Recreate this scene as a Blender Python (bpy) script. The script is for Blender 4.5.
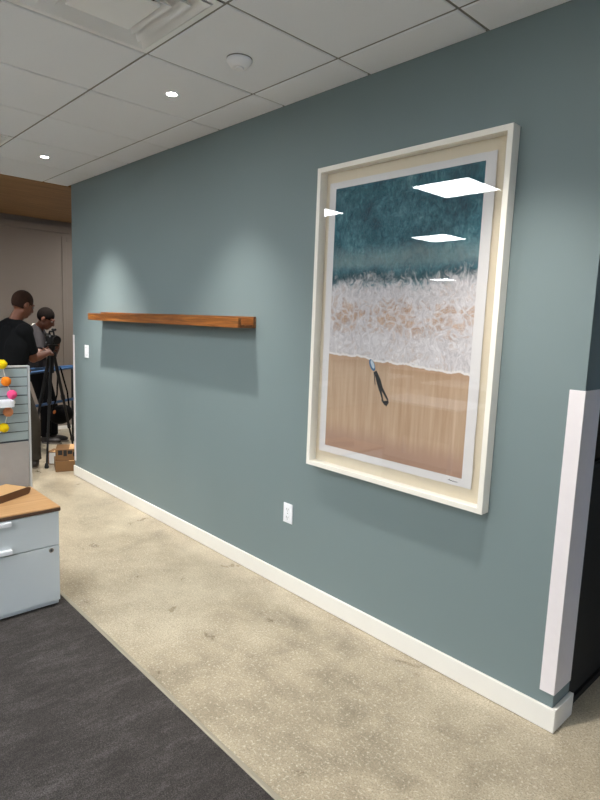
import bpy, bmesh, math, random
from mathutils import Vector, Matrix
random.seed(7)
S = bpy.context.scene
for o in list(bpy.data.objects): bpy.data.objects.remove(o)
C = bpy.data.collections.new('scene'); S.collection.children.link(C)
PI = math.pi

# ------------------------------------------------------------ camera
cam_d = bpy.data.cameras.new('camera'); cam = bpy.data.objects.new('camera', cam_d); C.objects.link(cam)
Rm = Matrix(((0.68147, -0.122957, 0.721444), (0.730859, 0.063148, -0.679601), (0.038004, 0.990401, 0.132898)))
cam.matrix_world = Matrix.Translation((0, -2.19, 1.56)) @ Rm.to_4x4()
cam_d.sensor_fit = 'VERTICAL'; cam_d.sensor_height = 36.0; cam_d.lens = 577.0/800*36.0
cam_d.clip_start = 0.05; S.camera = cam
S.view_settings.view_transform = 'Standard'; S.view_settings.look = 'None'
S.view_settings.gamma = 1.0; S.view_settings.use_curve_mapping = False
S.view_settings.exposure = 0.32
# ------------------------------------------------------------ world (daylight beyond the windows)
W = bpy.data.worlds.new('world'); S.world = W; W.use_nodes = True
bg = W.node_tree.nodes['Background']; bg.inputs[0].default_value = (0.45, 0.66, 1.0, 1); bg.inputs[1].default_value = 2.2
PANEL_E = 26.5; SPOT_W = 122.0
WARM = (1.0, 0.95, 0.88)

# ------------------------------------------------------------ materials
def lin(c):
    return tuple(((v/255)/12.92 if v/255 <= .04045 else ((v/255+.055)/1.055)**2.4) for v in c)
class NT:
    def __init__(s, name):
        s.m = bpy.data.materials.new(name); s.m.use_nodes = True
        s.t = s.m.node_tree; s.b = s.t.nodes['Principled BSDF']; s.out = s.t.nodes['Material Output']
    def n(s, ty, **kw):
        d = s.t.nodes.new(ty)
        for k, v in kw.items(): setattr(d, k, v)
        return d
    def put(s, sock, v):
        if isinstance(v, bpy.types.NodeSocket): s.t.links.new(v, sock)
        elif isinstance(v, (tuple, list)) and len(v) == 3 and sock.type == 'RGBA': sock.default_value = (*v, 1)
        else: sock.default_value = v
    def math(s, op, a, b=0.0, clamp=False):
        d = s.n('ShaderNodeMath', operation=op, use_clamp=clamp); s.put(d.inputs[0], a); s.put(d.inputs[1], b); return d.outputs[0]
    def obj(s): return s.n('ShaderNodeTexCoord').outputs['Object']
    def uv(s): return s.n('ShaderNodeTexCoord').outputs['UV']
    def map(s, v, scale=(1, 1, 1), loc=(0, 0, 0), rot=(0, 0, 0)):
        d = s.n('ShaderNodeMapping'); s.put(d.inputs[0], v); d.inputs['Scale'].default_value = scale
        d.inputs['Location'].default_value = loc; d.inputs['Rotation'].default_value = rot; return d.outputs[0]
    def noise(s, v, sc, det=3, rough=.5, dist=0, col=False):
        d = s.n('ShaderNodeTexNoise'); s.put(d.inputs['Vector'], v); d.inputs['Scale'].default_value = sc
        d.inputs['Detail'].default_value = det; d.inputs['Roughness'].default_value = rough; d.inputs['Distortion'].default_value = dist
        return d.outputs['Color' if col else 'Fac']
    def vor(s, v, sc, feat='F1', out='Distance', rnd=1.0):
        d = s.n('ShaderNodeTexVoronoi', feature=feat); s.put(d.inputs['Vector'], v); d.inputs['Scale'].default_value = sc
        d.inputs['Randomness'].default_value = rnd; return d.outputs[out]
    def ramp(s, f, stops):
        d = s.n('ShaderNodeValToRGB'); s.put(d.inputs[0], f); e = d.color_ramp.elements
        while len(e) < len(stops): e.new(.5)
        for el, (p, c) in zip(e, stops):
            el.position = p; el.color = (*c, 1) if isinstance(c, tuple) else (c, c, c, 1)
        return d.outputs[0]
    def mix(s, f, a, b, mode='MIX'):
        d = s.n('ShaderNodeMix', data_type='RGBA', blend_type=mode); s.put(d.inputs[0], f); s.put(d.inputs[6], a); s.put(d.inputs[7], b); return d.outputs[2]
    def smooth(s, x, a, b):
        d = s.n('ShaderNodeMapRange', interpolation_type='SMOOTHSTEP'); s.put(d.inputs[0], x)
        d.inputs[1].default_value = a; d.inputs[2].default_value = b; return d.outputs[0]
    def bump(s, h, st=.2, dist=.01):
        d = s.n('ShaderNodeBump'); s.put(d.inputs['Height'], h); d.inputs['Strength'].default_value = st; d.inputs['Distance'].default_value = dist
        s.t.links.new(d.outputs[0], s.b.inputs['Normal'])
    def set(s, color=None, rough=None, metal=None, spec=None):
        if color is not None: s.put(s.b.inputs['Base Color'], color)
        if rough is not None: s.put(s.b.inputs['Roughness'], rough)
        if metal is not None: s.put(s.b.inputs['Metallic'], metal)
        if spec is not None: s.put(s.b.inputs['Specular IOR Level'], spec)
        return s
def plain(name, rgb, rough=.6, var=.06, sc=12, bump=0.0, metal=0, spec=.5):
    if rough >= .85: spec = .12
    a = NT(name); c = lin(rgb); f = a.noise(a.obj(), sc, 4)
    a.set(a.mix(f, tuple(v*(1-var) for v in c), tuple(min(1, v*(1+var)) for v in c)), rough, metal, spec)
    if bump: a.bump(a.noise(a.obj(), sc*14, 3), bump, .003)
    return a.m
def woodmat(name, dark, mid, light, axis=0, sc=1.0, rough=.45):
    a = NT(name); st = [9, 9, 9]; st[axis] = .55
    v = a.map(a.obj(), tuple(k*sc for k in st)); w = a.noise(v, 3.0, 6, .6, 1.2)
    st2 = [60, 60, 60]; st2[axis] = 1.5
    g = a.noise(a.map(a.obj(), tuple(k*sc for k in st2)), 2.0, 4, .6)
    f = a.math('ADD', a.math('MULTIPLY', w, .65), a.math('MULTIPLY', g, .35))
    a.set(a.ramp(f, [(.32, lin(dark)), (.5, lin(mid)), (.68, lin(light))]), rough); a.bump(g, .12, .002); return a.m
def emis(name, col, st):
    a = NT(name); a.set((.8, .8, .8), .5); a.put(a.b.inputs['Emission Color'], col); a.b.inputs['Emission Strength'].default_value = st; return a.m

M = {}
a = NT('teal_wall_paint'); f = a.noise(a.obj(), 1.3, 3)
a.set(a.mix(f, lin((117, 132, 134)), lin((121, 136, 138))), .5, spec=.35); a.bump(a.noise(a.obj(), 260, 2), .05, .001); M['teal'] = a.m
M['white_paint'] = plain('white_trim_paint', (236, 233, 226), .38, .02)
M['guard'] = plain('white_corner_guard_plastic', (232, 226, 228), .42, .03, 30, .06)
M['taupe'] = plain('taupe_wall_paint', (150, 137, 126), .7, .03, 2)
M['greywall'] = plain('pale_grey_wall_paint', (226, 226, 222), .7, .03, 2)
a = NT('ceiling_tile_mineral'); f = a.noise(a.obj(), 3, 3)
p = a.vor(a.obj(), 240); pin = a.smooth(p, .05, .13)
a.set(a.mix(pin, lin((168, 168, 164)), a.mix(f, lin((236, 240, 246)), lin((240, 244, 250)))), .9, spec=.2); a.bump(a.noise(a.obj(), 220, 3), .2, .002); M['tile'] = a.m
M['rail'] = plain('ceiling_grid_metal', (128, 128, 124), .5, .02)
M['plenum'] = plain('dark_plenum', (60, 60, 58), .9)
# polished concrete
a = NT('polished_concrete'); o_ = a.obj()
big = a.noise(o_, .9, 5, .6, .6); med = a.noise(o_, 5.5, 5, .65, .3); fine = a.noise(o_, 60, 4, .6)
base = a.ramp(a.math('ADD', a.math('MULTIPLY', big, .6), a.math('MULTIPLY', med, .4)), [(.36, lin((142, 131, 112))), (.47, lin((176, 163, 140))), (.60, lin((200, 188, 164)))])
agg = a.vor(o_, 125, 'F1', 'Color'); ad = a.vor(o_, 125); sep = a.n('ShaderNodeSeparateColor'); a.put(sep.inputs[0], agg)
patch = a.smooth(a.noise(o_, 1.6, 3), .42, .6)
lightagg = a.math('MULTIPLY', a.math('MULTIPLY', a.smooth(sep.outputs[0], .55, .8), a.math('SUBTRACT', 1, a.smooth(ad, .25, .42))), a.math('ADD', .12, a.math('MULTIPLY', patch, .42)))
darkagg = a.math('MULTIPLY', a.math('MULTIPLY', a.smooth(sep.outputs[1], .68, .85), a.math('SUBTRACT', 1, a.smooth(ad, .2, .4))), .42)
c = a.mix(lightagg, base, lin((226, 220, 202))); c = a.mix(darkagg, c, lin((118, 110, 94)))
gr = a.noise(o_, 150, 3, .7)
c = a.mix(a.smooth(gr, .42, .70), c, a.mix(.62, c, lin((104, 94, 78))))
c = a.mix(a.math('MULTIPLY', a.smooth(a.noise(o_, 85, 2), .55, .7), .45), c, lin((228, 220, 200)))
c = a.mix(a.math('MULTIPLY', fine, .3), c, a.mix(.5, c, lin((130, 122, 106))))
spot = a.math('SUBTRACT', 1, a.smooth(a.vor(o_, 2.3), .010, .018)); c = a.mix(spot, c, lin((40, 36, 30)))
a.set(c, a.math('ADD', .2, a.math('MULTIPLY', med, .22)), spec=.5); a.bump(fine, .06, .002); M['concrete'] = a.m
# carpet
a = NT('charcoal_carpet_loop'); o_ = a.obj()
st = a.noise(a.map(o_, (1, 1, 1), rot=(0, 0, .1)), 1, 1)
streak = a.noise(a.map(o_, (40, 13, 1)), 1.0, 8, .85, .8); grain = a.noise(o_, 190, 2, .6); blot = a.noise(a.map(o_, (5, 2.2, 1)), 1.6, 4, .6); loop = a.vor(o_, 330)
f = a.math('ADD', a.math('ADD', a.math('MULTIPLY', streak, .42), a.math('MULTIPLY', blot, .30)), a.math('MULTIPLY', grain, .28))
c = a.ramp(f, [(.34, lin((72, 67, 64))), (.5, lin((92, 87, 84))), (.66, lin((134, 129, 126)))])
c = a.mix(a.math('MULTIPLY', a.smooth(loop, .2, .7), .6), c, lin((46, 44, 45)))
a.set(c, .97, spec=.08); a.bump(a.math('ADD', a.math('MULTIPLY', loop, -1), a.noise(o_, 150, 3)), .9, .006); M['carpet'] = a.m
M['strip'] = plain('pale_transition_strip', (158, 151, 134), .5)
M['shelfwood'] = woodmat('honey_brown_shelf_wood', (70, 38, 14), (122, 72, 28), (172, 112, 52), 0, 1.3, .35)
M['ceilwood'] = woodmat('walnut_ceiling_wood', (112, 84, 50), (146, 110, 68), (170, 132, 86), 1, .8, .5)
M['topwood'] = woodmat('oak_laminate', (170, 128, 84), (190, 148, 102), (204, 166, 122), 1, 1.0, .4)
M['topedge'] = plain('dark_brown_edge_band', (84, 60, 44), .5)
M['framewhite'] = plain('white_lacquered_frame', (240, 236, 226), .35, .02)
M['backing'] = plain('cream_backing_board', (226, 214, 190), .8, .03, 40, .1)
M['paper'] = plain('white_deckled_paper', (226, 224, 224), .8, .02, 60, .08)
M['ink'] = plain('black_ink', (24, 22, 24), .7)
M['bluewet'] = plain('blue_wetsuit_print', (64, 104, 140), .6)
M['surfb'] = plain('pale_board_print', (190, 205, 215), .6)
M['plastic'] = plain('white_plastic', (240, 242, 246), .35, .02)
M['plastic_grey'] = plain('grey_plastic_shadow_gap', (120, 118, 114), .5)
M['slot'] = plain('dark_slot', (30, 28, 28), .6)
M['diff'] = plain('white_powdercoated_diffuser', (244, 246, 248), .45, .02)
M['lens'] = emis('downlight_lens', WARM, 60.0)
M['panel'] = emis('led_panel_diffuser', (.95, .98, 1.0), PANEL_E)
M['cabinet'] = plain('pale_grey_blue_powdercoat', (214, 221, 224), .42, .015, 5)
M['cabgap'] = plain('dark_gap', (66, 72, 78), .6)
M['chrome'] = plain('brushed_chrome', (200, 200, 200), .25, .03, 20, 0, 1)
M['slat'] = plain('grey_blue_slatwall_laminate', (150, 164, 166), .5, .03, 6)
M['beige_panel'] = plain('warm_grey_fabric_panel', (160, 156, 152), .9, .06, 30, .3)
M['alu'] = plain('pale_aluminium', (206, 208, 208), .35, .02, 10, 0, .4)
M['kraft'] = plain('brown_kraft_card', (196, 156, 108), .75, .06, 8)
M['kraftdark'] = plain('brown_kraft_card_edge', (104, 72, 44), .8, .08, 10)
M['boxkraft'] = plain('brown_cardboard', (122, 88, 52), .8, .08, 10)
M['label'] = plain('white_shipping_label', (232, 232, 230), .6, .02)
M['black'] = plain('black_print', (18, 16, 16), .6)
M['y'] = plain('yellow_felt', (240, 206, 26), .95, .15, 60, .6); M['o'] = plain('orange_felt', (236, 132, 40), .95, .15, 60, .6)
M['pk'] = plain('pink_felt', (232, 84, 134), .95, .15, 60, .6); M['pe'] = plain('peach_felt', (216, 146, 104), .95, .15, 60, .6)
M['string'] = plain('white_cotton_string', (225, 222, 210), .9)
M['skin1'] = plain('skin_brown', (108, 62, 40), .55, .08, 14, .1); M['skin2'] = plain('skin_tan', (94, 54, 36), .55, .08, 14, .1)
M['hair1'] = plain('short_cropped_hair', (50, 34, 27), .9, .25, 60, .5); M['hair2'] = plain('short_dark_hair', (20, 15, 13), .95, .3, 60, .6)
M['tee_black'] = plain('black_cotton', (12, 13, 15), .95, .2, 9, .3); M['tee_grey'] = plain('charcoal_cotton', (46, 44, 46), .9, .15, 9, .3)
M['trouser'] = plain('grey_trouser_cloth', (72, 68, 62), .9, .15, 12, .3); M['jeans'] = plain('black_denim', (10, 10, 13), .95, .2, 20, .3)
M['shoe'] = plain('dark_shoe_leather', (44, 38, 36), .6, .2); M['sole'] = plain('pale_shoe_sole', (120, 112, 104), .7)
M['eye'] = plain('eye_white', (120, 110, 104), .6, .02); M['collar'] = plain('white_neckband_light', (226, 224, 218), .8)
M['gear'] = plain('black_camera_plastic', (11, 11, 12), .6, .2, 30); M['gearmetal'] = plain('camera_metal', (150, 152, 156), .3, .05, 10, 0, .8)
M['blue'] = plain('blue_enamelled_tube', (40, 80, 124), .5, .1); M['bag'] = plain('black_nylon', (10, 10, 12), .85, .2, 25, .4)
M['orange'] = plain('orange_tag', (206, 112, 34), .6)
M['darkwall'] = plain('black_brown_acoustic_panel', (40, 38, 34), .75, .35, 7, .25)
M['darkglass'] = plain('dark_tinted_glass', (34, 36, 32), .12, .1, 3)
a = NT('picture_glass'); t = a.t; lw = a.n('ShaderNodeLayerWeight'); lw.inputs[0].default_value = .5
F = a.math('ADD', .042, a.math('MULTIPLY', a.math('POWER', lw.outputs['Facing'], 5.0), .95))
tr = a.n('ShaderNodeBsdfTransparent'); gl = a.n('ShaderNodeBsdfGlossy'); gl.inputs['Roughness'].default_value = 0.0
mx = a.n('ShaderNodeMixShader'); a.put(mx.inputs[0], F); t.links.new(tr.outputs[0], mx.inputs[1]); t.links.new(gl.outputs[0], mx.inputs[2])
t.links.new(mx.outputs[0], a.out.inputs[0]); M['glass'] = a.m

# the beach print: everything from UV (u to the right, v up)
a = NT('aerial_beach_print'); uv = a.uv(); sx = a.n('ShaderNodeSeparateXYZ'); a.put(sx.inputs[0], uv); u, v = sx.outputs[0], sx.outputs[1]
P = a.map(uv, (1.0, 1.6, 1))       # square-ish space
n1 = a.noise(a.map(P, (1, .9, 1)), 5, 5, .6); n2 = a.noise(P, 16, 6, .7, .8); n3 = a.noise(a.map(P, (1.5, 1.0, 1), rot=(0, 0, .6)), 26, 6, .8, .8)
sea = a.ramp(a.math('ADD', a.math('MULTIPLY', n3, .6), a.math('MULTIPLY', n1, .4)), [(.38, lin((12, 58, 74))), (.47, lin((24, 84, 100))), (.56, lin((64, 120, 132))), (.68, lin((134, 168, 174)))])
# pale milky swell band and the darker trough just above the foam
vw = a.math('ADD', v, a.math('MULTIPLY', a.math('SUBTRACT', n1, .5), .05))
band = a.math('MULTIPLY', a.smooth(vw, .675, .715), a.math('SUBTRACT', 1, a.smooth(vw, .73, .79)))
sea = a.mix(a.math('MULTIPLY', band, a.math('MULTIPLY', n2, .75)), sea, lin((160, 176, 174)))
trough = a.math('MULTIPLY', a.smooth(vw, .635, .655), a.math('SUBTRACT', 1, a.smooth(vw, .665, .69)))
sea = a.mix(a.math('MULTIPLY', trough, .7), sea, lin((22, 60, 70)))
# foam web over sand
warp = a.n('ShaderNodeVectorMath', operation='ADD'); a.put(warp.inputs[0], P)
wn = a.n('ShaderNodeVectorMath', operation='SCALE'); a.put(wn.inputs[0], a.noise(P, 9, 3, col=True)); wn.inputs['Scale'].default_value = .20; a.put(warp.inputs[1], wn.outputs[0]); WP = warp.outputs[0]
ce = a.vor(a.map(WP, (1, 1.15, 1)), 15, 'DISTANCE_TO_EDGE'); ce2 = a.vor(WP, 60, 'DISTANCE_TO_EDGE')
web = a.math('SUBTRACT', 1, a.smooth(ce, .02, .26)); web2 = a.math('SUBTRACT', 1, a.smooth(ce2, .02, .16))
dens = a.math('ADD', a.smooth(vw, .53, .61), a.math('SUBTRACT', 1, a.smooth(vw, .42, .51)))      # dense at crest and at the swash
dens = a.math('ADD', dens, a.math('MULTIPLY', a.smooth(n1, .46, .60), .45))
foam = a.math('MAXIMUM', a.math('MULTIPLY', web, .85), a.math('MULTIPLY', web2, .5))
foam = a.math('ADD', foam, a.math('MULTIPLY', dens, a.math('ADD', .2, a.math('MULTIPLY', n2, .9))), clamp=True)
pool = a.ramp(n2, [(.3, lin((150, 116, 94))), (.65, lin((206, 172, 144)))])
stre = a.noise(a.map(WP, (3.0, 1.1, 1), rot=(0, 0, .12)), 17, 5, .72, 1.2)
fcol = a.ramp(stre, [(.3, lin((176, 172, 176))), (.5, lin((208, 204, 206))), (.68, lin((232, 230, 232)))])
surf = a.mix(foam, pool, fcol)
# crest edge (sea to foam): ragged fingers
wl = a.noise(a.map(WP, (1.0, .55, 1), rot=(0, 0, .35)), 13, 6, .72, 1.6)
edge = a.math('ADD', a.math('ADD', v, a.math('MULTIPLY', a.math('SUBTRACT', n1, .5), .12)), a.math('MULTIPLY', a.math('SUBTRACT', wl, .5), .20))
edge = a.math('ADD', edge, a.math('MULTIPLY', u, -.012))
col = a.mix(a.smooth(edge, .615, .675), surf, sea)
# sand
sn = a.noise(a.map(uv, (34, 3.0, 1)), 1, 3, .6); sand = a.ramp(sn, [(.3, lin((180, 150, 122))), (.7, lin((202, 176, 150)))])
sand = a.mix(a.math('SUBTRACT', 1, a.smooth(a.math('ADD', v, a.math('MULTIPLY', n1, .06)), .05, .15)), sand, lin((172, 140, 122)))
wav = a.math('ADD', a.math('MULTIPLY', a.math('SUBTRACT', a.noise(a.map(uv, (1, 0, 0)), 6, 4, .6), .5), .05), a.math('MULTIPLY', u, -.034))
shore = a.math('SUBTRACT', v, a.math('ADD', .372, wav))
rim = a.math('MULTIPLY', a.smooth(shore, -.002, .001), a.math('SUBTRACT', 1, a.smooth(shore, .004, .010)))
col = a.mix(a.smooth(shore, -.002, .002), sand, col); col = a.mix(a.math('MULTIPLY', rim, .8), col, lin((236, 232, 230)))
wet = a.math('MULTIPLY', a.smooth(shore, -.05, -.003), a.math('SUBTRACT', 1, a.smooth(shore, -.003, 0)))
col = a.mix(a.math('MULTIPLY', wet, .35), col, lin((160, 122, 92)))
a.set(col, .7, spec=.2); M['print'] = a.m

# ------------------------------------------------------------ mesh helpers
class MB:
    def __init__(s): s.v = []; s.f = []; s.uv = None
    def _add(s, vs, fs):
        n = len(s.v); s.v += [tuple(p) for p in vs]; s.f += [tuple(i+n for i in q) for q in fs]; return s
    def box(s, x0, x1, y0, y1, z0, z1):
        return s._add([(x0,y0,z0),(x1,y0,z0),(x1,y1,z0),(x0,y1,z0),(x0,y0,z1),(x1,y0,z1),(x1,y1,z1),(x0,y1,z1)],
                      [(0,3,2,1),(4,5,6,7),(0,1,5,4),(1,2,6,5),(2,3,7,6),(3,0,4,7)])
    def cap(s, p0, r0, p1, r1, seg=14, flat=False, hs=4):
        p0 = Vector(p0); p1 = Vector(p1); d = p1-p0; L = d.length
        if L < 1e-6: d = Vector((0,0,1)); L = 1e-6
        d.normalize(); a = d.orthogonal().normalized(); b = d.cross(a)
        rings = []
        if flat: rings = [(0, r0), (L, r1)]
        else:
            for i in range(1, hs+1): t = i/hs*PI/2; rings.append((-r0*math.cos(t), r0*math.sin(t)))
            for i in range(0, hs): t = i/hs*PI/2; rings.append((L+r1*math.sin(t), r1*math.cos(t)))
        vs = []; fs = []
        for (h, r) in rings:
            for k in range(seg):
                q = 2*PI*k/seg; vs.append(p0+d*h+(a*math.cos(q)+b*math.sin(q))*r)
        for i in range(len(rings)-1):
            for k in range(seg):
                k2 = (k+1) % seg; fs.append((i*seg+k, i*seg+k2, (i+1)*seg+k2, (i+1)*seg+k))
        n = len(rings)*seg
        if flat: fs.append(tuple(reversed(range(seg)))); fs.append(tuple(range(n-seg, n)))
        else:
            vs += [p0-d*r0, p1+d*r1]
            for k in range(seg):
                k2 = (k+1) % seg; fs.append((n, k2, k)); fs.append((n+1, n-seg+k, n-seg+k2))
        return s._add(vs, fs)
    def cyl(s, p0, p1, r, seg=20, r1=None): return s.cap(p0, r, p1, r if r1 is None else r1, seg, True)
    def tube(s, pts, r, seg=8):
        for p, q in zip(pts[:-1], pts[1:]): s.cap(p, r, q, r, seg, False, 2)
        return s
    def ell(s, c, r, axes=None, seg=20, rings=12):
        c = Vector(c); A = axes or (Vector((1,0,0)), Vector((0,1,0)), Vector((0,0,1)))
        vs = []; fs = []
        for i in range(1, rings):
            t = PI*i/rings
            for k in range(seg):
                q = 2*PI*k/seg
                vs.append(c+A[0]*(r[0]*math.sin(t)*math.cos(q))+A[1]*(r[1]*math.sin(t)*math.sin(q))+A[2]*(r[2]*math.cos(t)))
        for i in range(rings-2):
            for k in range(seg):
                k2 = (k+1) % seg; fs.append((i*seg+k, (i+1)*seg+k, (i+1)*seg+k2, i*seg+k2))
        n = len(vs); vs += [c+A[2]*r[2], c-A[2]*r[2]]
        for k in range(seg):
            k2 = (k+1) % seg; fs.append((n, k, k2)); fs.append((n+1, (rings-2)*seg+k2, (rings-2)*seg+k))
        return s._add(vs, fs)
    def lathe(s, c, prof, seg=40):           # prof: (r, z) from the outside top round; closed on the axis when r = 0
        vs = []; fs = []
        for (r, z) in prof:
            for k in range(seg):
                q = 2*PI*k/seg; vs.append((c[0]+r*math.cos(q), c[1]+r*math.sin(q), c[2]+z))
        for i in range(len(prof)-1):
            for k in range(seg):
                k2 = (k+1) % seg; fs.append((i*seg+k, i*seg+k2, (i+1)*seg+k2, (i+1)*seg+k))
        return s._add(vs, fs)
    def prism(s, poly, axis, t0, t1):        # poly in the two other axes, extruded along axis
        def P(a_, b_, t):
            return {0: (t, a_, b_), 1: (a_, t, b_), 2: (a_, b_, t)}[axis]
        n = len(poly); vs = [P(p, q, t0) for p, q in poly]+[P(p, q, t1) for p, q in poly]
        fs = [tuple(range(n)), tuple(reversed(range(n, 2*n)))]+[(i, i+n, (i+1) % n+n, (i+1) % n) for i in range(n)]
        return s._add(vs, fs)
    def build(s, name, mat, parent=None, bevel=0, smooth=False, off=None, sub=0, remesh=0, kind=None, seg=2):
        me = bpy.data.meshes.new(name); off = Vector(off) if off else Vector((0,0,0))
        me.from_pydata([Vector(p)-off for p in s.v], [], s.f); me.update()
        bm = bmesh.new(); bm.from_mesh(me); bmesh.ops.recalc_face_normals(bm, faces=bm.faces); bm.to_mesh(me); bm.free()
        if smooth or remesh:
            for p in me.polygons: p.use_smooth = True
        me.materials.append(M[mat] if isinstance(mat, str) else mat)
        o = bpy.data.objects.new(name, me); C.objects.link(o); o.location = off
        if parent is not None:
            o.parent = parent
            o.location = off - wloc(parent)
        if bevel:
            b = o.modifiers.new('bevel', 'BEVEL'); b.width = bevel; b.segments = seg; b.limit_method = 'ANGLE'
        if remesh:
            r = o.modifiers.new('remesh', 'REMESH'); r.mode = 'VOXEL'; r.voxel_size = remesh; r.use_smooth_shade = True
            q = o.modifiers.new('smooth', 'SMOOTH'); q.iterations = 4; q.factor = .5
        if kind: o['kind'] = kind
        return o
def wloc(o):
    p = Vector(o.location)
    while o.parent: o = o.parent; p += Vector(o.location)
    return p
def tag(o, label=None, cat=None, group=None, kind=None):
    if label: o['label'] = label
    if cat: o['category'] = cat
    if group: o['group'] = group
    if kind: o['kind'] = kind
    return o
def thing(name, loc, label, cat, group=None):
    o = bpy.data.objects.new(name, None); o.empty_display_size = .1; C.objects.link(o); o.location = loc
    return tag(o, label, cat, group)
def copy_tree(o, parent=None):
    c = o.copy(); C.objects.link(c); c.parent = parent
    for ch in [x for x in C.objects if x.parent == o]: copy_tree(ch, c)
    return c

# ------------------------------------------------------------ the shell
H = 2.73; XL, XR, TH = -5.5, -0.812, 0.155
RX0, RX1, RY0, RY1 = -12.0, 5.0, -11.5, 2.6
st = 'structure'
fl = MB().box(RX0-.2, RX1+.2, RY0-.2, RY1+.2, -.15, 0).build('floor', 'concrete', kind=st)
fl['label'] = 'polished beige concrete floor'
cp = MB().box(-9.0, 3.0, -3.4, -1.045, 0, .006).build('carpet', 'carpet', kind=st, bevel=.002); cp['label'] = 'charcoal streaked carpet beside the concrete'
MB().prism([(-1.047, 0), (-1.047, .009), (-1.041, .0095), (-1.026, .004), (-1.022, 0)], 0, -9.0, 3.0).build('trim_1', 'strip', kind=st)
MB().box(XL, XR, 0, TH, 0, 2.9).build('wall_front', 'teal', kind=st)['label'] = 'teal painted partition wall that carries the picture and shelf'
MB().box(-.35, RX1, 0, TH, 0, 2.9).build('wall_light_block', 'teal', kind=st)  # unseen wall, added to keep light off the floor past the partition end
MB().box(-8.0, -7.85, -.75, RY1, 0, 2.9).build('wall_far', 'taupe', kind=st)
MB().box(RX0, -8.0, -.75, -.6, 0, 2.9).build('wall_side', 'taupe', kind=st)
MB().box(RX0-.2, RX0, RY0-.2, -.6, 0, 2.9).build('wall_left', 'greywall', kind=st)
MB().box(RX0-.2, RX1+.2, RY0-.2, RY0, 0, 2.9).build('wall_back', 'greywall', kind=st)
MB().box(-8.0, RX1+.2, RY1, RY1+.15, 0, 2.9).build('wall_behind', 'taupe', kind=st)
# window wall on the right, three window openings
wins = [(-9.5, -7.0), (-5.5, -3.0), (.5, 2.2)]
m = MB(); ys = [RY0]+[q for w in wins for q in w]+[RY1]
for i in range(0, len(ys), 2): m.box(RX1, RX1+.2, ys[i], ys[i+1], 0, 2.9)
for w in wins: m.box(RX1, RX1+.2, w[0], w[1], 0, .8); m.box(RX1, RX1+.2, w[0], w[1], 2.4, 2.9)
m.build('wall_right', 'greywall', kind=st)
for i, w in enumerate(wins):
    m = MB(); m.box(RX1+.05, RX1+.12, w[0], w[1], .8, .86).box(RX1+.05, RX1+.12, w[0], w[1], 2.34, 2.4)
    for y in (w[0], (w[0]+w[1])/2-.03, w[1]-.06): m.box(RX1+.05, RX1+.12, y, y+.06, .86, 2.34)
    m.build('window_%d' % (i+1), 'alu', kind=st)
# black panelled wall and tinted glass to the right of the partition's end
dw = MB().box(-.90, -.832, TH, RY1, .03, 1.03).build('wall_dark', 'darkwall', kind=st); dw['label'] = 'black textured wall panel behind the end of the teal wall'
MB().box(-.895, -.845, TH, RY1, 1.045, 2.73).build('window_4', 'darkglass', kind=st)
MB().box(-.90, -.825, TH, RY1, 1.03, 1.045).build('trim_2', 'black', kind=st)
MB().box(-.895, -.82, TH+.012, RY1, 0, .03).build('baseboard_right', 'black', kind=st)
# skirting of the teal wall
m = MB(); m.box(XL, XR+.018, -.014, 0, .002, .097); m.build('baseboard_front', 'white_paint', kind=st, bevel=.0025)
MB().box(XR, XR+.018, 0.0005, TH+.010, .002, .097).build('baseboard_end', 'white_paint', kind=st, bevel=.0025)
MB().box(-7.85, -7.835, -.6, RY1, .0, .045).build('baseboard_far', 'white_paint', kind=st)
# corner guards
def guard(x, sgn, n):
    m = MB(); w = .055; t = .003
    if sgn > 0:
        m.prism([(x-w, -t), (x+t, -t), (x+t, TH), (x, TH), (x, 0), (x-w, 0)], 2, .150, 1.352)
    else:
        m.prism([(x+w*.6, -t), (x-t, -t), (x-t, TH), (x, TH), (x, 0), (x+w*.6, 0)], 2, .145, 1.363)
    o = m.build('trim_%d' % n, 'guard', kind=st, bevel=.0008); o['label'] = 'white corner guard on the %s end of the teal wall' % ('near' if sgn > 0 else 'far')
guard(XR, 1, 3); guard(XL, -1, 4)
# crown, slot and jamb on the taupe end wall
MB().box(-7.85, -7.80, -.6, RY1, 2.60, 2.68).build('trim_5', 'taupe', kind=st, bevel=.004)
MB().box(-7.85, -7.84, .80, .86, .045, 2.56).build('trim_6', 'taupe', kind=st, bevel=.003)
MB().box(-7.85, -7.84, .86, RY1, 2.50, 2.56).build('trim_7', 'taupe', kind=st, bevel=.003)

# ceiling: plenum slab, lay-in tiles and rails
ceil = MB().box(RX0-.2, RX1+.2, RY0-.2, RY1+.2, 2.82, 2.95).build('ceiling', 'plenum', kind=st)
T = .6096; gx0 = -1.32; gy0 = -.219
xs = [gx0+T*k for k in range(-7, 5)]; xs.sort()                # -5.587 .. 1.118
yl = [0, gy0, gy0-T, gy0-2*T, gy0-3*T]
g = .0065
def tile_mesh(w, d, name):
    m = MB(); b = .004                                            # tegular tile with a small chamfered edge, 10 mm thick
    vs = [(-w/2, -d/2, .010), (w/2, -d/2, .010), (w/2, d/2, .010), (-w/2, d/2, .010), (-w/2, -d/2, b), (w/2, -d/2, b), (w/2, d/2, b), (-w/2, d/2, b),
          (-w/2+b, -d/2+b, 0), (w/2-b, -d/2+b, 0), (w/2-b, d/2-b, 0), (-w/2+b, d/2-b, 0)]
    fs = [(3, 2, 1, 0)]+[(i, (i+1) % 4, (i+1) % 4+4, i+4) for i in range(4)]+[(i+4, (i+1) % 4+4, (i+1) % 4+8, i+8) for i in range(4)]+[(8, 9, 10, 11)]
    m._add(vs, fs); return m
tm = {}
DIFF = [(-1.93-T/2, gy0-1.5*T), (-4.368-T/2, gy0-1.5*T)]
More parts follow.
